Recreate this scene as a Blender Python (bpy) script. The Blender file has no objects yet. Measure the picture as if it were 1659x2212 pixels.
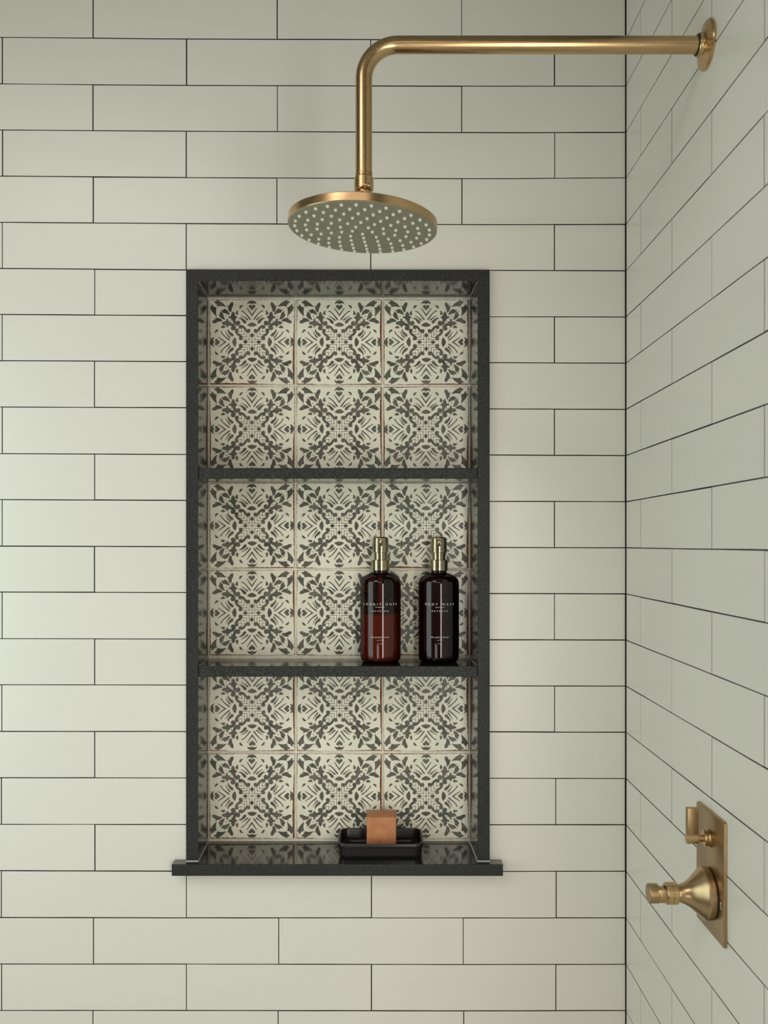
import bpy, bmesh, math, random
from mathutils import Vector, Matrix

random.seed(11)
C = bpy.context.scene.collection
SC = bpy.context.scene
PI = math.pi

# ------------------------------------------------------------------ camera
# eye 1.5 m above the floor, 1.492 m in front of the tiled back wall (y = 0)
EYE, DIST, FPX, WALLX = 1.5, 1.492, 1949.0, 0.400
cam_d = bpy.data.cameras.new('camera')
cam = bpy.data.objects.new('camera', cam_d)
C.objects.link(cam)
cam.location = (0, -DIST, EYE)
cam.rotation_euler = (PI / 2, 0, 0)
cam_d.sensor_fit = 'VERTICAL'
cam_d.sensor_height = 36.0
cam_d.sensor_width = 27.0
cam_d.lens = FPX / 2212 * 36.0
cam_d.shift_y = 69 / 2212
cam_d.clip_start = 0.02
cam_d.dof.use_dof = True
cam_d.dof.focus_distance = 1.49
cam_d.dof.aperture_fstop = 9.0
SC.camera = cam

# ------------------------------------------------------------------ world, lights, exposure
w = bpy.data.worlds.new('world'); SC.world = w
w.use_nodes = True
w.node_tree.nodes['Background'].inputs[0].default_value = (0.8, 0.85, 0.9, 1)
w.node_tree.nodes['Background'].inputs[1].default_value = 0.3
SC.view_settings.view_transform = 'Standard'
SC.view_settings.look = 'None'
SC.view_settings.gamma = 1.0
SC.view_settings.use_curve_mapping = False
SC.view_settings.exposure = 0.0

def area(name, loc, target, sx, sy, power, color, spread=180):
    l = bpy.data.lights.new(name, 'AREA')
    l.shape = 'RECTANGLE'; l.size = sx; l.size_y = sy
    l.energy = power; l.color = color; l.spread = math.radians(spread)
    o = bpy.data.objects.new(name, l); C.objects.link(o)
    o.location = loc
    d = Vector(target) - Vector(loc)
    o.rotation_euler = d.to_track_quat('-Z', 'Y').to_euler()
    return o

LIGHTS = [
    # name, location, aims at, width, height, watts, colour, spread
    ('window_light', (0.55, -2.25, 1.15), (0.0, 0, 1.15), 0.34, 1.6, 9.2, (1.0, 0.98, 0.88), 180),
    ('strip_fill', (0.40, -1.80, 1.30), (0.25, 0, 1.30), 0.22, 1.0, 2.9, (1.0, 0.97, 0.90), 180),  # unseen fill added to throw frontal light into the niche
    ('low_lamp', (-0.50, -1.75, 0.80), (-0.5, 0, 0.90), 0.45, 0.55, 2.1, (1.0, 0.97, 0.92), 180),
    ('left_window_light', (-1.15, -0.70, 1.42), (0.4, -0.45, 1.42), 0.8, 1.2, 6.8, (0.80, 1.0, 0.98), 180),
    ('ceiling_fill', (-0.30, -2.85, 2.67), (-0.3, -2.85, 0), 1.4, 0.5, 10.8, (1.0, 0.87, 0.83), 180),  # unseen overhead fill, added to level the wall brightness
    ('ceiling_fill_left', (-0.90, -1.60, 2.67), (-0.9, -1.6, 0), 0.7, 0.7, 9.3, (1.0, 0.91, 0.88), 180),  # second added overhead fill on the left, no fixture behind it
]
for L in LIGHTS:
    area(*L)

# ------------------------------------------------------------------ materials
def _principled(name):
    m = bpy.data.materials.new(name); m.use_nodes = True
    nt = m.node_tree
    return m, nt, nt.nodes['Principled BSDF']

def mat(name, col, rough=0.5, metal=0.0, ior=1.5, var=0.0, vscale=20.0, bump=0.0, bscale=60.0,
        obj_var=0.0, rvar=0.0, col2=None):
    m, nt, b = _principled(name)
    N, K = nt.nodes, nt.links
    b.inputs['Roughness'].default_value = rough
    b.inputs['Metallic'].default_value = metal
    b.inputs['IOR'].default_value = ior
    b.inputs['Base Color'].default_value = (*col, 1)
    tc = N.new('ShaderNodeTexCoord')
    out = None
    if var or col2:
        n = N.new('ShaderNodeTexNoise'); n.inputs['Scale'].default_value = vscale
        n.inputs['Detail'].default_value = 4
        K.new(tc.outputs['Object'], n.inputs['Vector'])
        r = N.new('ShaderNodeValToRGB')
        c2 = col2 or tuple(c * (1 + var) for c in col)
        c1 = col if col2 else tuple(c * (1 - var) for c in col)
        r.color_ramp.elements[0].position = 0.35; r.color_ramp.elements[0].color = (*c1, 1)
        r.color_ramp.elements[1].position = 0.65; r.color_ramp.elements[1].color = (*c2, 1)
        K.new(n.outputs['Fac'], r.inputs['Fac']); out = r.outputs['Color']
    if obj_var:
        oi = N.new('ShaderNodeObjectInfo')
        mr = N.new('ShaderNodeMapRange')
        mr.inputs['To Min'].default_value = 1 - obj_var; mr.inputs['To Max'].default_value = 1 + obj_var
        K.new(oi.outputs['Random'], mr.inputs['Value'])
        mx = N.new('ShaderNodeVectorMath'); mx.operation = 'SCALE'
        if out: K.new(out, mx.inputs[0])
        else: mx.inputs[0].default_value = col
        K.new(mr.outputs['Result'], mx.inputs['Scale'])
        out = mx.outputs['Vector']
    if out: K.new(out, b.inputs['Base Color'])
    if rvar:
        n2 = N.new('ShaderNodeTexNoise'); n2.inputs['Scale'].default_value = 40
        K.new(tc.outputs['Object'], n2.inputs['Vector'])
        m2 = N.new('ShaderNodeMapRange')
        m2.inputs['To Min'].default_value = rough - rvar; m2.inputs['To Max'].default_value = rough + rvar
        K.new(n2.outputs['Fac'], m2.inputs['Value']); K.new(m2.outputs['Result'], b.inputs['Roughness'])
    if bump:
        n3 = N.new('ShaderNodeTexNoise'); n3.inputs['Scale'].default_value = bscale
        n3.inputs['Detail'].default_value = 3
        K.new(tc.outputs['Object'], n3.inputs['Vector'])
        bp = N.new('ShaderNodeBump'); bp.inputs['Strength'].default_value = 1.0
        bp.inputs['Distance'].default_value = bump
        K.new(n3.outputs['Fac'], bp.inputs['Height']); K.new(bp.outputs['Normal'], b.inputs['Normal'])
    return m

def brushed(name, col, rough, stretch):
    """metal with fine brush lines; stretch = object-space scale of the brush noise"""
    m, nt, b = _principled(name)
    N, K = nt.nodes, nt.links
    b.inputs['Metallic'].default_value = 1.0
    tc = N.new('ShaderNodeTexCoord'); mp = N.new('ShaderNodeMapping')
    mp.inputs['Scale'].default_value = stretch
    n = N.new('ShaderNodeTexNoise'); n.inputs['Scale'].default_value = 1.0; n.inputs['Detail'].default_value = 3
    K.new(tc.outputs['Object'], mp.inputs['Vector']); K.new(mp.outputs['Vector'], n.inputs['Vector'])
    r = N.new('ShaderNodeValToRGB')
    r.color_ramp.elements[0].position = 0.3; r.color_ramp.elements[0].color = (*[c * .88 for c in col], 1)
    r.color_ramp.elements[1].position = 0.7; r.color_ramp.elements[1].color = (*[min(1, c * 1.1) for c in col], 1)
    K.new(n.outputs['Fac'], r.inputs['Fac']); K.new(r.outputs['Color'], b.inputs['Base Color'])
    mr = N.new('ShaderNodeMapRange')
    mr.inputs['To Min'].default_value = rough - .05; mr.inputs['To Max'].default_value = rough + .06
    K.new(n.outputs['Fac'], mr.inputs['Value']); K.new(mr.outputs['Result'], b.inputs['Roughness'])
    return m

def granite(name, base, speck, rough, ior):
    m, nt, b = _principled(name)
    N, K = nt.nodes, nt.links
    b.inputs['Roughness'].default_value = rough
    b.inputs['IOR'].default_value = ior
    tc = N.new('ShaderNodeTexCoord')
    v = N.new('ShaderNodeTexVoronoi'); v.inputs['Scale'].default_value = 1000
    n = N.new('ShaderNodeTexNoise'); n.inputs['Scale'].default_value = 760; n.inputs['Detail'].default_value = 3
    n2 = N.new('ShaderNodeTexNoise'); n2.inputs['Scale'].default_value = 22
    for q in (v, n, n2): K.new(tc.outputs['Object'], q.inputs['Vector'])
    r = N.new('ShaderNodeValToRGB')
    e = r.color_ramp.elements
    e[0].position = 0.44; e[0].color = (*base, 1)
    e[1].position = 0.72; e[1].color = (*speck, 1)
    K.new(n.outputs['Fac'], r.inputs['Fac'])
    r2 = N.new('ShaderNodeValToRGB')
    r2.color_ramp.elements[0].position = 0.0; r2.color_ramp.elements[0].color = (1.5, 1.5, 1.5, 1)
    r2.color_ramp.elements[1].position = 0.6; r2.color_ramp.elements[1].color = (.8, .8, .8, 1)
    K.new(v.outputs['Distance'], r2.inputs['Fac'])
    mx = N.new('ShaderNodeVectorMath'); mx.operation = 'MULTIPLY'
    K.new(r.outputs['Color'], mx.inputs[0]); K.new(r2.outputs['Color'], mx.inputs[1])
    mr = N.new('ShaderNodeMapRange'); mr.inputs['To Min'].default_value = .8; mr.inputs['To Max'].default_value = 1.2
    K.new(n2.outputs['Fac'], mr.inputs['Value'])
    sc = N.new('ShaderNodeVectorMath'); sc.operation = 'SCALE'
    K.new(mx.outputs['Vector'], sc.inputs[0]); K.new(mr.outputs['Result'], sc.inputs['Scale'])
    K.new(sc.outputs['Vector'], b.inputs['Base Color'])
    return m

def tinted_glass(name, tint, tint_edge):
    """thin coloured wall: clear reflection on the outside, coloured see-through that gets denser at grazing angles"""
    m = bpy.data.materials.new(name); m.use_nodes = True
    nt = m.node_tree; N, K = nt.nodes, nt.links
    N.clear()
    out = N.new('ShaderNodeOutputMaterial')
    lw = N.new('ShaderNodeLayerWeight'); lw.inputs['Blend'].default_value = 0.5
    mxc = N.new('ShaderNodeMix'); mxc.data_type = 'RGBA'
    mxc.inputs['A'].default_value = (*tint, 1); mxc.inputs['B'].default_value = (*tint_edge, 1)
    K.new(lw.outputs['Facing'], mxc.inputs['Factor'])
    tr = N.new('ShaderNodeBsdfTransparent'); K.new(mxc.outputs['Result'], tr.inputs['Color'])
    gl = N.new('ShaderNodeBsdfGlossy'); gl.inputs['Roughness'].default_value = 0.03
    gl.inputs['Color'].default_value = (1, 1, 1, 1)
    fr = N.new('ShaderNodeFresnel'); fr.inputs['IOR'].default_value = 1.5
    ge = N.new('ShaderNodeNewGeometry')
    inv = N.new('ShaderNodeMath'); inv.operation = 'SUBTRACT'; inv.inputs[0].default_value = 1.0
    K.new(ge.outputs['Backfacing'], inv.inputs[1])
    mu = N.new('ShaderNodeMath'); mu.operation = 'MULTIPLY'
    K.new(fr.outputs['Fac'], mu.inputs[0]); K.new(inv.outputs['Value'], mu.inputs[1])
    ms = N.new('ShaderNodeMixShader')
    cl = N.new('ShaderNodeMath'); cl.operation = 'MINIMUM'; cl.inputs[1].default_value = .07   # coated plastic: no mirror rim
    K.new(mu.outputs['Value'], cl.inputs[0])
    K.new(cl.outputs['Value'], ms.inputs['Fac']); K.new(tr.outputs['BSDF'], ms.inputs[1]); K.new(gl.outputs['BSDF'], ms.inputs[2])
    K.new(ms.outputs['Shader'], out.inputs['Surface'])
    return m

M_TILE = mat('glazed_white_tile', (.81, .785, .70), .28, ior=1.45, obj_var=.012, bump=.0012, bscale=9)
M_GROUT = mat('black_grout', (.012, .012, .010), .85, var=.3, vscale=90)
M_STONE = granite('honed_black_granite', (.007, .007, .0065), (.078, .081, .073), .50, 1.40)
M_POL = granite('polished_black_granite', (.014, .014, .0125), (.026, .026, .023), .13, 2.25)
M_CREAM = mat('cream_tile_glaze', (.90, .865, .70), .22, var=.04, vscale=25, bump=.0002, bscale=70)
M_CGROUT = mat('cream_grout', (.80, .76, .62), .8, var=.08, vscale=90)
M_TERRA = mat('terracotta_tile_body', (.21, .060, .018), .8, var=.5, vscale=120)
M_INK = [mat('print_green_grey', (.072, .080, .058), .35, col2=(.130, .138, .102), vscale=75),
         mat('print_brown_grey', (.095, .083, .066), .35, col2=(.170, .152, .122), vscale=75),
         mat('print_dark_grey', (.058, .055, .044), .35, col2=(.115, .108, .086), vscale=75)]
M_BRASS = brushed('brushed_brass', (.58, .40, .205), .25, (60, 60, 900))
M_BRASS_X = brushed('brushed_brass_lengthwise', (.56, .385, .20), .25, (40, 700, 700))
M_BRASS_D = brushed('satin_brass_plate', (.42, .29, .15), .34, (600, 40, 40))
M_PUMP = brushed('antique_brass_pump', (.41, .345, .225), .17, (90, 90, 900))
M_BELL = mat('satin_brass', (.52, .37, .205), .30, metal=1.0, var=.05, vscale=30)
M_FACE = mat('satin_grey_face', (.26, .245, .175), .45, var=.06, vscale=60)
M_NOZ = mat('pale_silicone', (.80, .78, .66), .35)
M_BLACK = mat('black_rubber_and_gaps', (.008, .006, .005), .5)  # seal rubber; also stands in for the dark of bell gap and spout hole
M_AMBER = tinted_glass('amber_bottle_wall', (.35, .115, .058), (.03, .010, .008))
M_COND = mat('conditioner_cream', (.88, .66, .52), .5)
M_WASH = mat('dark_body_wash', (.06, .035, .045), .3)
M_TUBE = mat('clear_dip_tube', (.5, .45, .4), .3)
M_PRINT = mat('white_lettering', (.78, .76, .68), .5)
M_NECK = mat('black_bottle_neck', (.010, .008, .010), .12)
M_DISH = mat('black_enamel_dish', (.012, .009, .009), .30, rvar=.05, bump=.0002, bscale=400)
M_SOAP = mat('orange_soap', (.50, .185, .074), .5, col2=(.59, .24, .098), vscale=60, bump=.0003, bscale=300)
M_SPECK = mat('soap_speck', (.12, .05, .02), .7)
M_PAINT = mat('wall_paint', (.30, .30, .28), .7, var=.02)
M_FLOOR = mat('pale_floor_tile', (.66, .66, .62), .5, var=.1, vscale=4)
M_CAULK = mat('white_caulk', (.70, .69, .62), .5)

# ------------------------------------------------------------------ helpers
def link(name, me, parent=None, loc=(0, 0, 0)):
    o = bpy.data.objects.new(name, me); C.objects.link(o)
    o.location = loc
    if parent: o.parent = parent
    return o

def mesh(name, verts, faces, mats, smooth=False, fm=None):
    me = bpy.data.meshes.new(name)
    me.from_pydata([tuple(v) for v in verts], [], faces)
    for m in (mats if isinstance(mats, (list, tuple)) else [mats]): me.materials.append(m)
    if fm: me.polygons.foreach_set('material_index', fm)
    if smooth: me.polygons.foreach_set('use_smooth', [True] * len(me.polygons))
    me.update()
    return me

def from_bm(name, bm, mats, parent=None, loc=(0, 0, 0), smooth=False, angle=None):
    bmesh.ops.recalc_face_normals(bm, faces=bm.faces[:])
    me = bpy.data.meshes.new(name); bm.to_mesh(me); bm.free()
    for m in (mats if isinstance(mats, (list, tuple)) else [mats]): me.materials.append(m)
    if smooth or angle: me.polygons.foreach_set('use_smooth', [True] * len(me.polygons))
    if angle: me.set_sharp_from_angle(angle=angle)
    return link(name, me, parent, loc)

def box_bm(bm, lo, hi, bev=0.0, seg=2):
    r = bmesh.ops.create_cube(bm, size=1)
    vs = r['verts']
    for v in vs:
        v.co = Vector([lo[i] + (v.co[i] + .5) * (hi[i] - lo[i]) for i in range(3)])
    if bev:
        es = list({e for v in vs for e in v.link_edges})
        bmesh.ops.bevel(bm, geom=es, offset=bev, segments=seg, affect='EDGES', profile=.5)

def box(name, lo, hi, m, parent=None, bev=0.0, seg=2, org=(0, 0, 0)):
    bm = bmesh.new()
    box_bm(bm, [lo[i] - org[i] for i in range(3)], [hi[i] - org[i] for i in range(3)], bev, seg)
    return from_bm(name, bm, m, parent, angle=math.radians(35) if bev else None)

def lathe(name, prof, m, parent, base=(0, 0, 0), axis='Z', seg=48, xform=None, angle=30):
    """prof: (radius, height along axis); axis 'Z' up or 'X-' pointing to -x"""
    verts, faces, rings = [], [], []
    for r, h in prof:
        if r < 1e-6:
            rings.append([len(verts)]); verts.append((0, 0, h))
        else:
            rings.append(list(range(len(verts), len(verts) + seg)))
            for k in range(seg):
                a = 2 * PI * k / seg
                verts.append((r * math.cos(a), r * math.sin(a), h))
    for a, b in zip(rings, rings[1:]):
        for k in range(seg):
            k2 = (k + 1) % seg
            if len(a) == 1 and len(b) == 1: break
            if len(a) == 1: faces.append((a[0], b[k], b[k2]))
            elif len(b) == 1: faces.append((a[k], a[k2], b[0]))
            else: faces.append((a[k], a[k2], b[k2], b[k]))
    if axis == 'X-':
        verts = [(-z, y, x) for x, y, z in verts]
    vs = [Vector(v) + Vector(base) for v in verts]
    if xform is not None: vs = [xform @ v for v in vs]
    bm = bmesh.new()
    bv = [bm.verts.new(v) for v in vs]
    for f in faces: bm.faces.new([bv[i] for i in f])
    return from_bm(name, bm, m, parent, angle=math.radians(angle))

def tube(name, pts, r, m, parent, seg=28):
    verts, faces = [], []
    n = len(pts)
    up = Vector((0, 1, 0))
    for i, p in enumerate(pts):
        t = (pts[min(i + 1, n - 1)] - pts[max(i - 1, 0)]).normalized()
        side = t.cross(up).normalized()
        for k in range(seg):
            a = 2 * PI * k / seg
            verts.append(p + r * (math.cos(a) * up + math.sin(a) * side))
    for i in range(n - 1):
        for k in range(seg):
            k2 = (k + 1) % seg
            faces.append((i * seg + k, i * seg + k2, (i + 1) * seg + k2, (i + 1) * seg + k))
    faces.append(tuple(range(seg)))
    faces.append(tuple(range((n - 1) * seg, n * seg)))
    bm = bmesh.new()
    bv = [bm.verts.new(v) for v in verts]
    for f in faces: bm.faces.new([bv[i] for i in f])
    return from_bm(name, bm, m, parent, angle=math.radians(40))

def thing(name, loc, label, cat, group=None):
    o = bpy.data.objects.new(name, None); C.objects.link(o)
    o.empty_display_size = .03
    o.location = loc
    o['label'] = label; o['category'] = cat
    if group: o['group'] = group
    return o

def struct(o):
    o['kind'] = 'structure'
    return o

# ------------------------------------------------------------------ room shell (grout beds; the tiles are laid on them below)
ROOM_X0, ROOM_Y0, ROOM_H = -1.30, -3.20, 2.70
GB = 0.0005                                          # tile faces stand this far proud of the grout
NX0, NX1, NZ0, NZ1 = -0.3255, 0.1737, 0.9592, 1.9512   # outer edges of the niche frame
bm = bmesh.new()
T = .12
box_bm(bm, (ROOM_X0, GB, 0), (NX0, T, ROOM_H))
box_bm(bm, (NX1, GB, 0), (WALLX + .9, T, ROOM_H))
box_bm(bm, (NX0, GB, NZ1), (NX1, T, ROOM_H))
box_bm(bm, (NX0, GB, 0), (NX1, T, NZ0))
box_bm(bm, (NX0, .104, NZ0), (NX1, T, NZ1))
wall_back = struct(from_bm('wall_back', bm, M_GROUT))
wall_right = struct(box('wall_right', (WALLX + GB, -1.25, 0), (WALLX + .1, GB, ROOM_H), [M_GROUT]))
struct(box('wall_left', (ROOM_X0 - .1, ROOM_Y0, 0), (ROOM_X0, T, ROOM_H), M_PAINT))
struct(box('wall_outer', (WALLX + .8, ROOM_Y0, 0), (WALLX + .9, T, ROOM_H), M_PAINT))
struct(box('wall_front', (ROOM_X0 - .1, ROOM_Y0 - .1, 0), (WALLX + .9, ROOM_Y0, ROOM_H), M_PAINT))
struct(box('floor', (ROOM_X0 - .1, ROOM_Y0 - .1, -.1), (WALLX + .9, T, 0), M_FLOOR))
struct(box('ceiling', (ROOM_X0 - .1, ROOM_Y0 - .1, ROOM_H), (WALLX + .9, T, ROOM_H + .1), M_PAINT))

# ------------------------------------------------------------------ wall tiles
KW = FPX / DIST                                      # 1306 units of the survey sheet per metre on the back wall
def sx(u): return (u - 829.5) / KW                   # survey sheet -> metres on the back wall
def sz(v): return EYE + (1175 - v) / KW
NODES = [sx(0), sx(400), sx(1056), sx(1352)]
LINES = {1: (80.3, 84, 86, 86), 2: (181, 184, 186, 185.8), 3: (280.5, 283.5, 286.5, 285.7), 4: (380.5, 383.5, 386, 384),
         5: (480, 482.8, 485.2, 484.5), 6: (579.5, 583, 584, 585), 7: (679, 681.5, 684, 684.3), 8: (779, 781, 783, 784.3),
         9: (879, 880.7, 883, 884.3), 10: (980, 982, 982.5, 984), 11: (1079, 1081, 1083, 1083.7),
         12: (1179.5, 1181, 1182.5, 1183.5), 13: (1279, 1280, 1282, 1283), 14: (1379.5, 1380.5, 1382, 1382.8),
         15: (1479.3, 1480, 1481.7, 1482), 16: (1580, 1580.3, 1581, 1581.7), 17: (1680, 1680.5, 1681.5, 1681.8),
         18: (1781, 1781, 1781.7, 1781.7), 19: (1881, 1882, 1882.7, 1881.9), 20: (1982, 1983, 1983, 1983),
         21: (2082.5, 2082.5, 2084, 2083), 22: (2183, 2183, 2184, 2183)}
for k in (0, -1, -2): LINES[k] = tuple(v + 100 * (k - 1) + 1 for v in LINES[1])
for k in (23, 24, 25): LINES[k] = tuple(v + 100 * (k - 22) for v in LINES[22])

def course_z(k, x):
    v = LINES[k]
    x = max(NODES[0], min(NODES[3], x))
    for i in range(3):
        if x <= NODES[i + 1]:
            t = (x - NODES[i]) / (NODES[i + 1] - NODES[i])
            return sz(v[i] + t * (v[i + 1] - v[i]))
    return sz(v[3])

def tile_mesh(poly, to_world, org, bev=.0009, drop=.0002):
    """one glazed tile: outline polygon (s, t) counter-clockwise seen from the room, softly eased edge"""
    n = len(poly)
    cx = sum(p[0] for p in poly) / n; cy = sum(p[1] for p in poly) / n
    hs = max(abs(p[0] - cx) for p in poly); ht = max(abs(p[1] - cy) for p in poly)
    inner = [(cx + (p[0] - cx) * (hs - bev) / hs, cy + (p[1] - cy) * (ht - bev) / ht) for p in poly]
    verts = [to_world(p[0], p[1], GB) for p in poly] + [to_world(p[0], p[1], drop) for p in poly] + \
            [to_world(p[0], p[1], 0) for p in inner]
    verts = [v - org for v in verts]
    faces = []
    for i in range(n):
        j = (i + 1) % n
        faces.append((i, j, n + j, n + i)); faces.append((n + i, n + j, 2 * n + j, 2 * n + i))
    faces.append(tuple(range(2 * n, 3 * n)))
    return mesh('tile', verts, faces, M_TILE)

def lay_tile(parent, s0, s1, zlo, zhi, to_world, gl=.00085, gr=.00085):
    """zlo / zhi give the joint height at s; edges wander a few tenths of a millimetre"""
    J = lambda a=.00028: random.uniform(-a, a)
    s0 += gl + J(.0003); s1 -= gr + J(.0003)
    if s1 - s0 < .012: return
    gt, gb = .00085 + J(.0002), .00085 + J(.0002)
    ns = 5 if s1 - s0 > .2 else 3
    ss = [s0 + (s1 - s0) * i / ns for i in range(ns + 1)]
    poly = [(s, zlo(s) + gb + J(.00016)) for s in ss] + [(s, zhi(s) - gt + J(.00016)) for s in reversed(ss)]
    org = to_world((s0 + s1) / 2, (zlo(s0) + zhi(s0)) / 2, GB)
    link('tile', tile_mesh(poly, to_world, org), parent, org)

def on_back(s, t, d): return Vector((s, d, t))
for k in range(-2, 25):
    if k % 2 == 0:
        x0, sp = (201, 398) if k <= 4 else ((204.3, 398.5) if k <= 18 else (201.2, 400))
    else:
        x0, sp = (5, 397.7) if k <= 5 else ((4.4, 398) if k <= 15 else (2.8, 399.5))
    js = [sx(x0 + sp * i) for i in range(-2, 5)]
    js = [j + random.uniform(-.0005, .0005) for j in js]
    corner = WALLX - .0006
    spans = [(a, min(b, corner)) for a, b in zip(js, js[1:]) if a < corner - .02]
    for a, b in spans:
        pieces = [(a, b, .00085, .00085)]
        if 6 <= k <= 18:
            pieces = []
            if abs(b - NX0) < .02: b = NX0 + .0001          # tiles that end at the frame are cut to it
            if abs(a - NX0) < .02: a = NX0 + .0002
            if a < NX0: pieces.append((a, min(b, NX0), .00085, .0005 if b > NX0 else .00085))
            if b > NX1: pieces.append((max(a, NX1), b, .0005 if a < NX1 else .00085, .00085))
        for p0, p1, g0, g1 in pieces:
            lay_tile(wall_back, p0, p1, lambda s, k=k: course_z(k + 1, s), lambda s, k=k: course_z(k, s), on_back, g0, g1)

def on_right(s, t, d): return Vector((WALLX + d, s, t))       # s runs along y, negative towards the room
for k in range(-2, 25):
    first = -.085 if k % 2 else -.2376
    js = [-.0022] + [first - .305 * i + random.uniform(-.0006, .0006) for i in range(4)]
    for a, b in zip(js, js[1:]):
        # seen from the room the outline must run from -y ... keep s ascending
        lay_tile(wall_right, b, a, lambda s, k=k: sz(LINES[k + 1][3]), lambda s, k=k: sz(LINES[k][3]), on_right)

# ------------------------------------------------------------------ niche
niche = thing('shower_niche', (-.076, 0, NZ0), 'tall recessed wall niche framed in black granite with two shelves and patterned backing tiles', 'wall niche')
NO = Vector(niche.location)
BACK = .092

def slab(name, pts, z0, z1, bev=.0012, parent=niche):
    """prism over a plan polygon (x, y); faces that look to the room are honed, the rest polished"""
    bm = bmesh.new()
    lo = [bm.verts.new(Vector((x, y, z0)) - NO) for x, y in pts]
    hi = [bm.verts.new(Vector((x, y, z1)) - NO) for x, y in pts]
    n = len(pts)
    bm.faces.new(lo); bm.faces.new(hi)
    for i in range(n): bm.faces.new((lo[i], lo[(i + 1) % n], hi[(i + 1) % n], hi[i]))
    bmesh.ops.recalc_face_normals(bm, faces=bm.faces[:])
    fe = [e for e in bm.edges if any(f.normal.y < -.9 for f in e.link_faces)]
    bmesh.ops.bevel(bm, geom=fe, offset=bev, segments=2, affect='EDGES', profile=.5)
    bmesh.ops.recalc_face_normals(bm, faces=bm.faces[:])
    for f in bm.faces: f.material_index = 0 if f.normal.y < -.25 else 1
    return from_bm(name, bm, [M_STONE, M_POL], parent)

FY = -.009                                              # front of the frame
LI, RI = -.3054, .1539                                  # inner edges of the jambs at the front
LB, RB = -.3082, .1500                                  # ... and at the back (the opening is not quite square)
SILL_T, TOP_B = .9782, 1.9325
def frame_piece(name, front, back, eased):
    """slab of the surround from an outline (x, z) at the front and at the back; mitred ends stay square so no seam shows"""
    bm = bmesh.new()
    n = len(front)
    f = [bm.verts.new(Vector((x, FY, z)) - NO) for x, z in front]
    r = [bm.verts.new(Vector((x, .1, z)) - NO) for x, z in back]
    bm.faces.new(f); bm.faces.new(r)
    for i in range(n): bm.faces.new((f[i], f[(i + 1) % n], r[(i + 1) % n], r[i]))
    bmesh.ops.recalc_face_normals(bm, faces=bm.faces[:])
    es = [e for i in eased for e in [bm.edges.get((f[i], f[(i + 1) % n]))] if e]
    bmesh.ops.bevel(bm, geom=es, offset=.0009, segments=2, affect='EDGES', profile=.5)
    bmesh.ops.recalc_face_normals(bm, faces=bm.faces[:])
    for q in bm.faces: q.material_index = 0 if q.normal.y < -.25 else 1
    return from_bm(name, bm, [M_STONE, M_POL], niche)
frame_piece('jamb', [(NX0, SILL_T), (LI, SILL_T), (LI, TOP_B), (NX0, NZ1)], [(NX0, SILL_T), (LB, SILL_T), (LB, TOP_B), (NX0, NZ1)], (1, 3))
frame_piece('jamb', [(NX1, SILL_T), (NX1, NZ1), (RI, TOP_B), (RI, SILL_T)], [(NX1, SILL_T), (NX1, NZ1), (RB, TOP_B), (RB, SILL_T)], (0, 2))
frame_piece('lintel', [(LI, TOP_B), (RI, TOP_B), (NX1, NZ1), (NX0, NZ1)], [(LB, TOP_B), (RB, TOP_B), (NX1, NZ1), (NX0, NZ1)], (0, 2))
# sill with ears that run past the jambs in front of the wall tiles
slab('sill', [(-.3458, -.0236), (.1939, -.0236), (.1939, -.0002), (NX1, -.0002), (NX1, .1), (NX0, .1), (NX0, -.0002), (-.3458, -.0002)],
     NZ0, SILL_T, bev=.0016)
for z0, z1 in ((1.6074, 1.6250), (1.2813, 1.2988)):
    slab('shelf', [(LI, -.0072), (RI, -.0072), (RB, BACK), (LB, BACK)], z0, z1)
box('grout_bed', (LB - .002, BACK, SILL_T), (RB + .002, .1035, TOP_B), M_CGROUT, niche, org=NO)
# caulk along the joints of sill, jambs and soffit
def bead(p, q, w=.0011):
    p, q = Vector(p), Vector(q)
    t = (q - p).normalized(); a = t.orthogonal().normalized(); b = t.cross(a)
    vs = []
    for e in (p, q):
        for k in range(6):
            an = PI * k / 3
            vs.append(e + w * .5 * (math.cos(an) * a + math.sin(an) * b) - NO)
    fs = [(k, (k + 1) % 6, 6 + (k + 1) % 6, 6 + k) for k in range(6)] + [tuple(range(6)), tuple(range(6, 12))]
    link('caulk_bead', mesh('caulk_bead', vs, fs, M_CAULK), niche)
for s, xo, xi, xb in ((1, NX0, LI, LB), (-1, NX1, RI, RB)):
    bead((xo, FY - .0003, SILL_T + .0004), (xi, FY - .0003, SILL_T + .0004), .0022)
    bead((xi + s * .0003, FY, SILL_T + .0004), (xb + s * .0003, BACK, SILL_T + .0004), .0014)
    bead((xi + s * .0002, FY + .004, TOP_B - .0002), (xb + s * .0002, BACK, TOP_B - .0002), .0007)
    bead((xi + s * .0002, 0, 1.2990), (xb + s * .0002, BACK, 1.2998), .0008)

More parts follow.
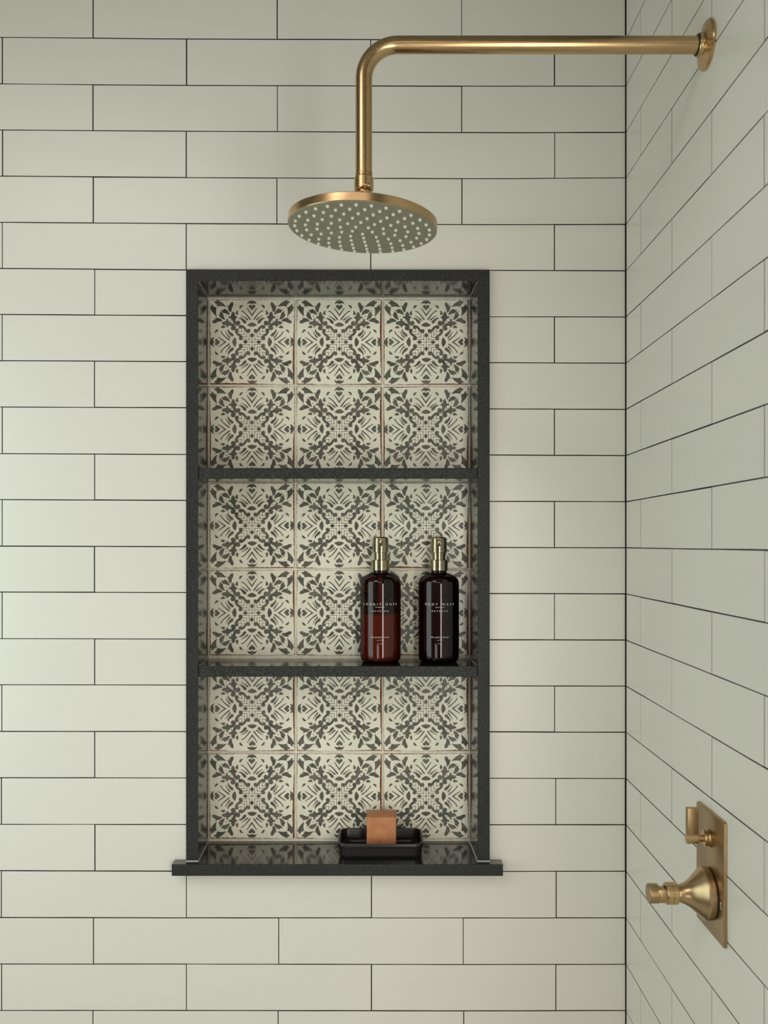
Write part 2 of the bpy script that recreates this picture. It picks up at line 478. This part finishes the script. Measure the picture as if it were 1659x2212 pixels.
# --- patterned tiles: printed motif traced once as an eighth of the tile and mirrored round
def smooth(pts, closed=True, steps=5, sharp=52):
    n = len(pts); out = []
    P = [Vector(p) for p in pts]
    def corner(i):
        a = P[i] - P[i - 1]; b = P[(i + 1) % n] - P[i]
        return a.length < 1e-6 or b.length < 1e-6 or math.degrees(a.angle(b)) > sharp
    cs = [corner(i) for i in range(n)]
    for i in range(n):
        p0, p1, p2, p3 = P[i - 1], P[i], P[(i + 1) % n], P[(i + 2) % n]
        m1 = (p2 - p1) if cs[i] else (p2 - p0) * .5
        m2 = (p2 - p1) if cs[(i + 1) % n] else (p3 - p1) * .5
        st = 1 if cs[i] and cs[(i + 1) % n] else steps
        for q in range(st):
            t = q / st
            h = (2 * t**3 - 3 * t**2 + 1) * p1 + (t**3 - 2 * t**2 + t) * m1 + (-2 * t**3 + 3 * t**2) * p2 + (t**3 - t**2) * m2
            out.append((h.x, h.y))
    return out

def circle(cx, cy, r, n=18): return [(cx + r * math.cos(2 * PI * i / n), cy + r * math.sin(2 * PI * i / n)) for i in range(n)]
def bar(x0, y0, x1, y1): return [(x0, y0), (x1, y0), (x1, y1), (x0, y1)]
OX, OY, HALF = 1632.0, 1617.0, 1575.0
def axis_sym(half):           # half outline on the left of the axis, from top to bottom; mirrored to a whole shape
    return half + [(2 * OX - x, y) for x, y in reversed(half) if abs(x - OX) > 1]
AXIS = [smooth([(1458, 210), (1476, 148), (1520, 92), (1590, 66), (1674, 66), (1744, 92), (1788, 148), (1806, 210), (1769, 178), (1724, 163),
                (1674, 172), (OX, 200), (1590, 172), (1540, 163), (1495, 178)]),
        smooth([(OX, 275), (1598, 232), (1550, 232), (1516, 268), (1522, 308), (1562, 350), (1602, 388), (OX, 425),
                (1662, 388), (1702, 350), (1742, 308), (1748, 268), (1714, 232), (1666, 232)]),
        [(1440, 345), (1472, 350), (1545, 448), (OX, 562), (1719, 448), (1792, 350), (1824, 345), (1724, 510), (OX, 650), (1540, 510)],
        smooth([(1452, 978), (1505, 938), (1556, 900), (1588, 893), (OX, 870), (1676, 893), (1708, 900), (1759, 938), (1812, 978),
                (1745, 1014), (1690, 1028), (OX, 1032), (1574, 1028), (1519, 1014)]),
        circle(OX, 1368, 66), bar(OX - 9, 1262, OX + 9, OY)]
WEDGE = [smooth([(215, 110), (312, 98), (308, 58), (332, 52), (430, 95), (540, 168), (612, 240), (672, 302), (580, 282), (480, 272),
                 (400, 280), (345, 296), (310, 205), (262, 165)]),
         smooth([(700, 235), (772, 272), (792, 225), (840, 162), (900, 130), (932, 190), (916, 270), (882, 340), (864, 430), (850, 517),
                 (800, 470), (762, 420), (742, 350), (735, 295)]),
         smooth([(480, 420), (528, 480), (560, 522), (640, 542), (720, 572), (797, 606), (772, 510), (722, 440), (652, 392), (594, 375), (586, 412)]),
         smooth([(925, 483), (985, 560), (1000, 632), (1098, 710), (1034, 730), (1014, 780), (1022, 830), (1048, 848), (1092, 815),
                 (1150, 832), (1182, 895), (1162, 955), (1104, 986), (1050, 984), (990, 960), (940, 902), (910, 830), (868, 770),
                 (800, 712), (758, 690), (778, 664), (860, 656), (857, 600), (880, 545)]),
         smooth([(1302, 240), (1240, 230), (1190, 255), (1160, 308), (1184, 370), (1204, 345), (1226, 322), (1246, 315), (1252, 282), (1275, 262)]),
         smooth([(1112, 443), (1060, 465), (1026, 510), (1026, 570), (1086, 626), (1092, 590), (1110, 572), (1126, 545), (1102, 520), (1106, 480)]),
         smooth([(1225, 455), (1280, 450), (1340, 490), (1420, 560), (1500, 650), (1556, 720), (1576, 765), (1550, 786), (1515, 750),
                 (1450, 660), (1380, 572), (1310, 510), (1250, 480)], sharp=75),
         smooth([(1208, 640), (1270, 640), (1350, 678), (1430, 730), (1492, 790), (1475, 816), (1430, 800), (1370, 738), (1300, 682)], sharp=75),
         smooth([(1140, 740), (1200, 710), (1280, 733), (1360, 788), (1416, 850), (1412, 900), (1370, 922), (1310, 886), (1265, 820), (1215, 765)], sharp=80),
         smooth([(1145, 1008), (1200, 984), (1270, 990), (1350, 1038), (1410, 1108), (1442, 1140), (1490, 1118), (1540, 1140), (1557, 1190),
                 (1522, 1246), (1460, 1264), (1400, 1232), (1350, 1162), (1300, 1112), (1260, 1088), (1210, 1122), (1145, 1102)], sharp=70),
         bar(1236, 1105, 1254, 1244), bar(1341, 1160, 1359, 1340), bar(1431, 1240, 1449, 1435), bar(1526, 1235, 1544, 1534),
         bar(665, 604, 679, 652), bar(853, 780, 867, 845), bar(758, 688, 772, 750), bar(1048, 984, 1062, 1046)]
def norm(p): return ((p[0] - OX) / HALF, (OY - p[1]) / HALF)
MOTIF = []
for sh in AXIS:
    q = [norm(p) for p in sh]
    for k in range(4):
        c, s = [(1, 0), (0, 1), (-1, 0), (0, -1)][k]
        MOTIF.append([(c * x - s * y, s * x + c * y) for x, y in q])
for sh in WEDGE:
    q = [norm(p) for p in sh]
    for sw in (0, 1):
        for fx in (1, -1):
            for fy in (1, -1):
                MOTIF.append([((fx * -y if sw else fx * x), (fy * -x if sw else fy * y)) for x, y in q])

TS = .1482                                              # glazed tile edge length
def patterned_tile_mesh(seed):
    rnd = random.Random(seed)
    bm = bmesh.new()
    h = TS / 2
    # terracotta body
    def ring(a, y): return [bm.verts.new((x, y, z)) for x, z in ((-a, -a), (a, -a), (a, a), (-a, a))]
    r0, r1 = ring(h, .0018), ring(h, .0004)
    fb = [bm.faces.new(r1)] + [bm.faces.new((r0[i], r0[(i + 1) % 4], r1[(i + 1) % 4], r1[i])) for i in range(4)]
    for f in fb: f.material_index = 1
    # glaze: ragged edge that leaves the red body bare here and there
    wear = [rnd.uniform(.0006, .0015), rnd.uniform(.0015, .0028), rnd.uniform(.0003, .0011), rnd.uniform(.0009, .0020)]   # bottom, right, top, left
    wear[0] += .0006
    pts = []
    NSEG = 60
    for side in range(4):
        drift = rnd.uniform(0, 6)
        for i in range(NSEG):
            t = -1 + 2 * i / NSEG
            e = wear[side] * (.55 + .55 * math.sin(t * 2.1 + drift)) + rnd.uniform(-.00045, .00055)
            e = max(-.0003, e)
            a, b = t * (h - .0004), h - e
            pts.append(((a, -b), (b, a), (-a, b), (-b, -a))[side])
    top = [bm.verts.new((x, 0, z)) for x, z in pts]
    low = [bm.verts.new((x, .00045, z)) for x, z in pts]
    f = bm.faces.new(top); f.material_index = 0
    n = len(pts)
    for i in range(n):
        f = bm.faces.new((low[i], low[(i + 1) % n], top[(i + 1) % n], top[i])); f.material_index = 0
    bmesh.ops.recalc_face_normals(bm, faces=bm.faces[:])
    me = bpy.data.meshes.new('tile')
    # printed shapes: a hair above the glaze
    for sh in MOTIF:
        mu_, mv_ = sum(p[0] for p in sh) / len(sh), sum(p[1] for p in sh) / len(sh)
        sh = [(mu_ + (u - mu_) * 1.06, mv_ + (v - mv_) * 1.06) for u, v in sh]
        jx, jz = rnd.uniform(-.0003, .0003), rnd.uniform(-.0003, .0003)
        vs, last = [], None
        for u, v in sh:
            x, z = u * h * .995 + jx, v * h * .995 + jz
            x = max(-h + .0008, min(h - .0008, x)); z = max(-h + .0008, min(h - .0008, z))
            if last is None or (x - last[0])**2 + (z - last[1])**2 > 1e-9:
                vs.append(bm.verts.new((x, -.00009, z))); last = (x, z)
        try:
            f = bm.faces.new(vs)
        except ValueError:
            continue
        f.normal_update()
        if f.normal.y > 0: f.normal_flip()
        f.material_index = 2 + rnd.choices((0, 1, 2), (.32, .45, .23))[0]
    bm.to_mesh(me); bm.free()
    for m in [M_CREAM, M_TERRA] + M_INK: me.materials.append(m)
    return me

variants = [patterned_tile_mesh(s) for s in range(6)]
TD = DIST + BACK - .0018
def tx(u): return (u - 829.5) * TD / FPX
def tz(v): return EYE + (1175 - v) * TD / FPX
col_x = [tx(544.5), tx(732.8), tx(920.3)]
row_z = [tz(739), tz(927), tz(1135.7), tz(1323.7), tz(1530.5), tz(1719.7)]
for j, z in enumerate(row_z):
    for i, x in enumerate(col_x):
        o = link('tile', variants[(i * 2 + j * 5 + i * j) % 6], niche,
                 Vector((x + random.uniform(-.0003, .0003), BACK - .0018, z + random.uniform(-.0003, .0003))) - NO)
        o.rotation_euler = (random.uniform(-.004, .004), random.uniform(-.003, .003), random.uniform(-.004, .004))

# ------------------------------------------------------------------ shower arm and head
PX, PY, PZ = -.0249, -.378, 2.116
R = .0103
sh = thing('rain_shower', (WALLX, PY, PZ), 'brushed brass rain shower head on a long bent arm from the right wall', 'shower head')
SO = Vector(sh.location)
br = .042
pts = [Vector((WALLX - .006 - i * (WALLX - .006 - (PX + br)) / 8, PY, PZ)) for i in range(9)]
for i in range(1, 17):
    a = PI / 2 * i / 16
    pts.append(Vector((PX + br - br * math.sin(a), PY, PZ - br + br * math.cos(a))))
pts += [Vector((PX, PY, PZ - br - (PZ - br - 1.958) * i / 4)) for i in range(1, 5)]
tube('arm', [p - SO for p in pts], R, M_BRASS_X, sh)
lathe('wall_flange', [(0, 0), (.0290, 0), (.0290, .0026), (.0283, .0038), (.024, .0052), (.0175, .0068), (.0142, .0082), (.0137, .0092), (.0137, .0125),
                      (.0130, .0133), (.0105, .0133), (.0105, .006)], M_BRASS, sh, axis='X-', seg=64)
lathe('seal_ring', [(.0104, .0133), (.0124, .0133), (.0124, .0142), (.0104, .0142)], M_BLACK, sh, axis='X-', seg=48)
bz = lambda z: z - PZ
D0 = (PX - WALLX, 0, 0)
lathe('sleeve', [(.0098, bz(1.9585)), (.01055, bz(1.958)), (.01055, bz(1.9566)), (.0099, bz(1.9564)), (.0099, bz(1.9558)), (.01055, bz(1.9556)),
                 (.01055, bz(1.9542)), (.0099, bz(1.9540)), (.0099, bz(1.9534)), (.0107, bz(1.9532)), (.0109, bz(1.951))], M_BRASS, sh, base=D0)
lathe('collar', [(.0100, bz(1.9524)), (.0114, bz(1.9520)), (.0120, bz(1.9510)), (.0120, bz(1.9375)), (.0114, bz(1.9366)), (.0085, bz(1.9366)), (.0085, bz(1.942))],
      M_BRASS, sh, base=D0)
o = box('locking_tab', (PX - .0010, PY - .0134, 1.9368), (PX + .0076, PY - .0098, 1.9410), M_BRASS, sh, bev=.0004, org=SO)
lathe('ball_joint', [(0, .0085), (.0045, .0073), (.0072, .0045), (.0084, .001), (.0084, -.002), (.0070, -.006), (.0056, -.0095), (.0056, -.02)], M_BRASS, sh,
      base=(PX - WALLX, 0, bz(1.9345)))
# the round head hangs a few degrees off level
piv = Vector((PX + .0007, PY, 1.9345)) - SO
XF = Matrix.Translation(piv) @ Matrix.Rotation(math.radians(3.0), 4, 'Y')
HB = 1.8887 - 1.9345                                    # spray face below the joint
HR = .0921
lathe('head_disc', [(.0056, HB + .036), (.0125, HB + .033), (.0150, HB + .024), (.020, HB + .0165), (.040, HB + .0128), (.080, HB + .0115), (.0905, HB + .0110), (HR, HB + .0098),
                    (HR, HB + .0008), (.0916, HB + .0002), (.0908, HB + .0002), (.0905, HB + .0010)], M_BRASS, sh, seg=96, xform=XF)
face = lathe('face_plate', [(.0910, HB + .0030), (.0910, HB), (.0902, HB - .0006), (.03, HB - .0008), (0, HB - .0008)], M_FACE, sh, seg=96, xform=XF)
nb = bmesh.new()
seg = 10
rings = []
for r, z in ((.0021, .0002), (.0021, -.0010), (.0015, -.0023), (.0009, -.0027)):
    rings.append([nb.verts.new((r * math.cos(2 * PI * k / seg), r * math.sin(2 * PI * k / seg), z)) for k in range(seg)])
for a, b in zip(rings, rings[1:]):
    for k in range(seg): nb.faces.new((a[k], a[(k + 1) % seg], b[(k + 1) % seg], b[k]))
nb.faces.new(rings[-1])
bmesh.ops.recalc_face_normals(nb, faces=nb.faces[:])
nme = bpy.data.meshes.new('nozzle'); nb.to_mesh(nme); nb.free()
nme.materials.append(M_NOZ); nme.polygons.foreach_set('use_smooth', [True] * len(nme.polygons)); nme.set_sharp_from_angle(angle=.7)
for rr, cnt, off in ((.0832, 30, -.06), (.0700, 25, -.06), (.0562, 20, -.06), (.0418, 15, -.05), (.0276, 10, -.04), (.0130, 5, 0)):
    for k in range(cnt):
        a = 2 * PI * k / cnt + off + PI / 2
        p = XF @ Vector((rr * math.cos(a), rr * math.sin(a), HB - .0007))
        o = link('nozzle', nme, face, p)
        o.rotation_euler = (0, math.radians(3.0), 0)

# ------------------------------------------------------------------ shower valve on the right wall
PYC = -.3945
valve = thing('shower_valve', (WALLX, PYC, 1.1012), 'brushed brass shower control plate with small lever above a flared handle', 'shower valve')
VO = Vector(valve.location)
def rrect(hy, hz, r, n=5):
    out = []
    for cy, cz, a0 in ((hy - r, hz - r, 0), (-hy + r, hz - r, 90), (-hy + r, -hz + r, 180), (hy - r, -hz + r, 270)):
        for i in range(n + 1):
            a = math.radians(a0 + 90 * i / n)
            out.append((cy + r * math.cos(a), cz + r * math.sin(a)))
    return out
def loft(name, rings, m, parent, capa=True, capb=True, angle=30):
    bm = bmesh.new()
    rv = [[bm.verts.new(p) for p in r] for r in rings]
    n = len(rings[0])
    for a, b in zip(rv, rv[1:]):
        for i in range(n): bm.faces.new((a[i], a[(i + 1) % n], b[(i + 1) % n], b[i]))
    if capa: bm.faces.new(rv[0])
    if capb: bm.faces.new(rv[-1])
    return from_bm(name, bm, m, parent, angle=math.radians(angle))
hy, hz = .0467, .0735
loft('back_plate', [[(-x, y, z) for y, z in rrect(hy - i, hz - i, .0034 - i * .5)] for x, i in ((0, 0), (.0030, 0), (.0036, .0003), (.0040, .0010))],
     M_BRASS_D, valve)
DZ = 1.1417 - VO.z
lathe('lever_ring', [(0, .004), (.0104, .004), (.0108, .0046), (.0108, .0062), (.0100, .0068), (.0086, .0069), (.0086, .0080), (.0096, .0082), (.0096, .0104),
                     (.0085, .0112), (.0042, .0112)], M_BRASS, valve, base=(0, .001, DZ), axis='X-')
lathe('lever_stem', [(.0041, .0100), (.0041, .0205)], M_BRASS, valve, base=(0, .001, DZ), axis='X-', seg=24)
lathe('lever_knob', [(0, .0178), (.0060, .0178), (.0066, .0184), (.0066, .0312), (.0060, .0320), (0, .0322)], M_BRASS, valve, base=(0, .001, DZ), axis='X-', seg=32)
box('lever_paddle', (WALLX - .0318, PYC + .001 - .0038, 1.1430), (WALLX - .0182, PYC + .001 + .0038, 1.1790), M_BRASS_D, valve, bev=.0006, org=VO)
HC = (0, -.0005, 1.0752 - VO.z)
lathe('gap_ring', [(0, .0040), (.0298, .0040), (.0298, .0056), (0, .0056)], M_BLACK, valve, base=HC, axis='X-', seg=64)  # black ring put behind the bell as its dark gap
lathe('bell_handle', [(.0292, .0054), (.0306, .0054), (.0310, .0058), (.0310, .0126), (.0304, .0136), (.0288, .0152), (.0264, .0176), (.0238, .0204), (.0206, .0240), (.0176, .0272),
                      (.0152, .0304), (.0131, .0340), (.0116, .0376), (.0105, .0412), (.0100, .0440), (.0099, .0462)], M_BELL, valve, base=HC, axis='X-', seg=64)
lathe('handle_hub', [(.0095, .0440), (.0126, .0440), (.0131, .0446), (.0131, .0505), (.0126, .0508), (.0126, .0512), (.0131, .0515), (.0131, .0575), (.0126, .0580), (.0095, .0580),
                     (.0095, .0555), (0, .0555)], M_BRASS, valve, base=HC, axis='X-', seg=40)
box('handle_bar', (WALLX - .0700, PYC - .0005 - .0108, 1.0752 - .0078), (WALLX - .0540, PYC - .0005 + .0040, 1.0752 + .0078), M_BRASS_D, valve, bev=.0005, org=VO)
lathe('handle_cap', [(0, .0672), (.0112, .0672), (.0117, .0678), (.0117, .0784), (.0112, .0790), (0, .0792)], M_BRASS_D, valve, base=HC, axis='X-', seg=40)
# small pale bracket mark on the plate
bm = bmesh.new()
for lo, hi in (((-.00425, .0, .0), (-.0039, .0007, .0070)), ((-.00425, -.0044, .0063), (-.0039, .0, .0070)), ((-.00425, -.0044, .0), (-.0039, .0, .0007))):
    box_bm(bm, lo, hi)
from_bm('plate_mark', bm, M_PRINT, valve, loc=(0, -.0358, 1.0712 - VO.z))

# ------------------------------------------------------------------ bottles
def text_mesh(body, width, height, spacing=1.0):
    cu = bpy.data.curves.new('lettering', 'FONT')
    cu.body = body; cu.space_character = spacing; cu.resolution_u = 3
    ob = bpy.data.objects.new('lettering', cu); C.objects.link(ob)
    bpy.context.view_layer.update()
    me = bpy.data.meshes.new_from_object(ob.evaluated_get(bpy.context.evaluated_depsgraph_get()))
    bpy.data.objects.remove(ob); bpy.data.curves.remove(cu)
    xs = [v.co.x for v in me.vertices]; ys = [v.co.y for v in me.vertices]
    x0, x1, y0, y1 = min(xs), max(xs), min(ys), max(ys)
    vs = [((v.co.x - (x0 + x1) / 2) / (x1 - x0) * width, (v.co.y - (y0 + y1) / 2) / (y1 - y0) * height) for v in me.vertices]
    fs = [tuple(p.vertices) for p in me.polygons]
    bpy.data.meshes.remove(me)
    return vs, fs

BR = .0346
def wrap(vs, h, off=.00025, shift=0.0):
    out = []
    for x, y in vs:
        a = (x + shift) / BR
        out.append(((BR + off) * math.sin(a), -(BR + off) * math.cos(a), h + y))
    return out

def bottle(loc, rot, label, line1, w1, line2, w2, fill, m_fill, shift):
    b = thing('soap_dispenser', loc, label, 'soap dispenser', 'pump bottles on the middle shelf')
    b.rotation_euler = (0, 0, rot)
    body = [(0, .0012), (.022, .0006), (.0268, 0), (.0305, .0012), (.0332, .0044), (.0344, .0090), (BR, .0130), (BR, .1325), (.0342, .1366), (.0332, .1400),
            (.0312, .1432), (.0282, .1460), (.0246, .1480), (.0205, .1495), (.0172, .1506), (.0152, .1512), (.0140, .1518)]
    lathe('bottle_body', body, M_AMBER, b, seg=72, angle=60)
    ins = .0006
    liq = [(0, .0025), (.0262, .0016), (.0302, .0030), (.0328, .0064), (BR - ins, .0130)]
    if fill > .135: liq += [(BR - ins, .1320), (.0326, .1372), (.0304, .1414), (.0266, .1448), (.0215, .1472), (0, .1478)]
    else: liq += [(BR - ins, fill), (BR - ins - .001, fill + .0006), (0, fill)]
    lathe('liquid', liq, m_fill, b, seg=56, angle=40)
    if fill < .135:
        lathe('dip_tube', [(0, fill - .004), (.0032, fill - .004), (.0032, .150), (0, .150)], M_TUBE, b, seg=16)
    lathe('neck', [(.0126, .1500), (.0138, .1514), (.0138, .1535), (.0131, .1540), (.0131, .1560), (.010, .1562)], M_NECK, b, seg=48)
    lathe('pump_collar', [(.0110, .1557), (.0150, .1557), (.0155, .1562), (.0155, .1736), (.0150, .1742), (.0110, .1742)], M_PUMP, b, seg=56)
    lathe('pump_stem', [(.0116, .1738), (.0116, .1868)], M_PUMP, b, seg=48)
    lathe('pump_head', [(.0110, .1862), (.0134, .1862), (.0138, .1867), (.0138, .2085), (.0133, .2112), (.0118, .2128), (.0095, .2133), (0, .2134)], M_PUMP, b, seg=56)
    # spout mouth: an oval dished seat with the dark outlet below
    bm = bmesh.new()
    for cz, rx, rz, y in ((.2030, .0038, .0058, -.0142),):
        n = 24
        outer = [bm.verts.new((rx * math.cos(2 * PI * k / n), -math.sqrt(.0138**2 - (rx * math.cos(2 * PI * k / n))**2) - .0001, cz + rz * math.sin(2 * PI * k / n))) for k in range(n)]
        mid = [bm.verts.new((rx * .78 * math.cos(2 * PI * k / n), y - .0007, cz + rz * .80 * math.sin(2 * PI * k / n))) for k in range(n)]
        for k in range(n): bm.faces.new((outer[k], outer[(k + 1) % n], mid[(k + 1) % n], mid[k]))
        bm.faces.new(mid)
    from_bm('spout', bm, M_PUMP, b, angle=math.radians(50))
    hole = [(.0022 * math.cos(2 * PI * k / 16), 0, .0022 * math.sin(2 * PI * k / 16)) for k in range(16)]
    bm = bmesh.new()
    fr = [bm.verts.new((x, -.01505, z + .1996)) for x, _, z in hole]
    bk = [bm.verts.new((x, -.0120, z + .1996)) for x, _, z in hole]
    bm.faces.new(fr)
    for k in range(16): bm.faces.new((fr[k], fr[(k + 1) % 16], bk[(k + 1) % 16], bk[k]))
    from_bm('outlet', bm, M_BLACK, b)  # black plug stands in for the dark inside of the hole
    # lettering: each printed line is a part
    for part, body_t, wd, ht, h, sp in (('product_name', line1, w1, .0037, .1000, 1.9), ('variant_name', line2, w2, .0025, .0887, 1.9),
                                        ('maker_name', 'the polished jar', .0315, .0034, .0447, 1.15), ('volume_mark', '16 oz', .0068, .0017, .0340, 1.2)):
        vs, fs = text_mesh(body_t, wd, ht, sp)
        link(part, mesh(part, wrap(vs, h, shift=shift), fs, M_PRINT), b)
    rule = [(-.0078 + .0156 * i / 8, y) for i in range(9) for y in (-.00025, .00025)]
    link('printed_rule', mesh('printed_rule', wrap(rule, .0950, shift=shift), [(2 * i, 2 * i + 2, 2 * i + 3, 2 * i + 1) for i in range(8)], M_PRINT), b)
    fl = []
    for i in range(41):
        t = i / 40
        fl.append((-.0055 + .011 * t, .0011 * math.sin(t * 5.2 * PI) * math.sin(PI * min(1, t * 1.1)) + .0006 * t))
    q = [(x, y + s) for x, y in fl for s in (-.00017, .00017)]
    link('printed_flourish', mesh('printed_flourish', wrap(q, .0397, shift=shift), [(2 * i, 2 * i + 2, 2 * i + 3, 2 * i + 1) for i in range(40)], M_PRINT), b)
    return b

SH_Z = 1.2988
BD = 1.545
bottle(((822.2 - 829.5) * BD / FPX, BD - DIST, SH_Z), .0, 'amber pump bottle lettered CONDITIONER with reddish lower half on the niche shelf',
       'CONDITIONER', .0645, 'INFUSION', .0305, .0815, M_COND, -.0012)
bottle(((947.6 - 829.5) * BD / FPX, BD - DIST, SH_Z), 0, 'nearly black pump bottle lettered BODY WASH at the end of the niche shelf',
       'BODY WASH', .0525, 'REFRESH', .0272, .14, M_WASH, 0)

# ------------------------------------------------------------------ soap dish and soap
DX, DY = -.0058, .0450
dish = thing('soap_dish', (DX, DY, SILL_T), 'black rectangular soap dish with rolled rim on the niche sill', 'soap dish')
def rr(hx, hyy, r, z, n=6):
    return [(x, y, z) for x, y in rrect(hx, hyy, r, n)]
prof = [(.0590, .0330, .012, .0006), (.0660, .0396, .0125, 0), (.0684, .0414, .0135, .0020), (.0692, .0420, .0140, .0060), (.0700, .0424, .0145, .0172), (.0705, .0426, .0148, .0182), (.0718, .0436, .0155, .0188),
        (.0724, .0440, .0158, .0206), (.0722, .0438, .0156, .0230), (.0712, .0430, .0150, .0246), (.0698, .0417, .0140, .0249), (.0683, .0404, .0130, .0243), (.0674, .0396, .0122, .0226),
        (.0652, .0374, .0105, .0094), (.0642, .0365, .0100, .0088), (.0595, .0320, .0090, .0082), (.0585, .0310, .0085, .0074), (.0577, .0302, .0080, .0045)]
loft('dish_body', [rr(*p) for p in prof], M_DISH, dish, angle=40)
soap = thing('soap_bar', (-.0040, .0488, SILL_T + .0045), 'orange-brown block of soap standing in the black dish', 'soap')
bm = bmesh.new()
box_bm(bm, (-.0250, -.0228, 0), (.0250, .0228, .0574), .0020, 3)
for v in bm.verts:
    v.co.x += .0004 * math.sin(v.co.z * 140 + v.co.y * 90); v.co.z += .0003 * math.sin(v.co.x * 110)
from_bm('block', bm, M_SOAP, soap, angle=math.radians(40))
bm = bmesh.new()
for x, z, r in ((.0016, .0455, .0007), (.0012, .0240, .0007), (-.0052, .0165, .0011), (-.004, .0168, .0006), (.009, .0085, .0006), (-.017, .030, .0004), (.017, .036, .0004), (-.012, .041, .0003)):
    bmesh.ops.create_icosphere(bm, subdivisions=1, radius=r, matrix=Matrix.Translation((x, -.0228, z)))
for v in bm.verts: v.co.y = -.0228 + (v.co.y + .0228) * .3
o = from_bm('speck', bm, M_SPECK, soap); o['kind'] = 'stuff'
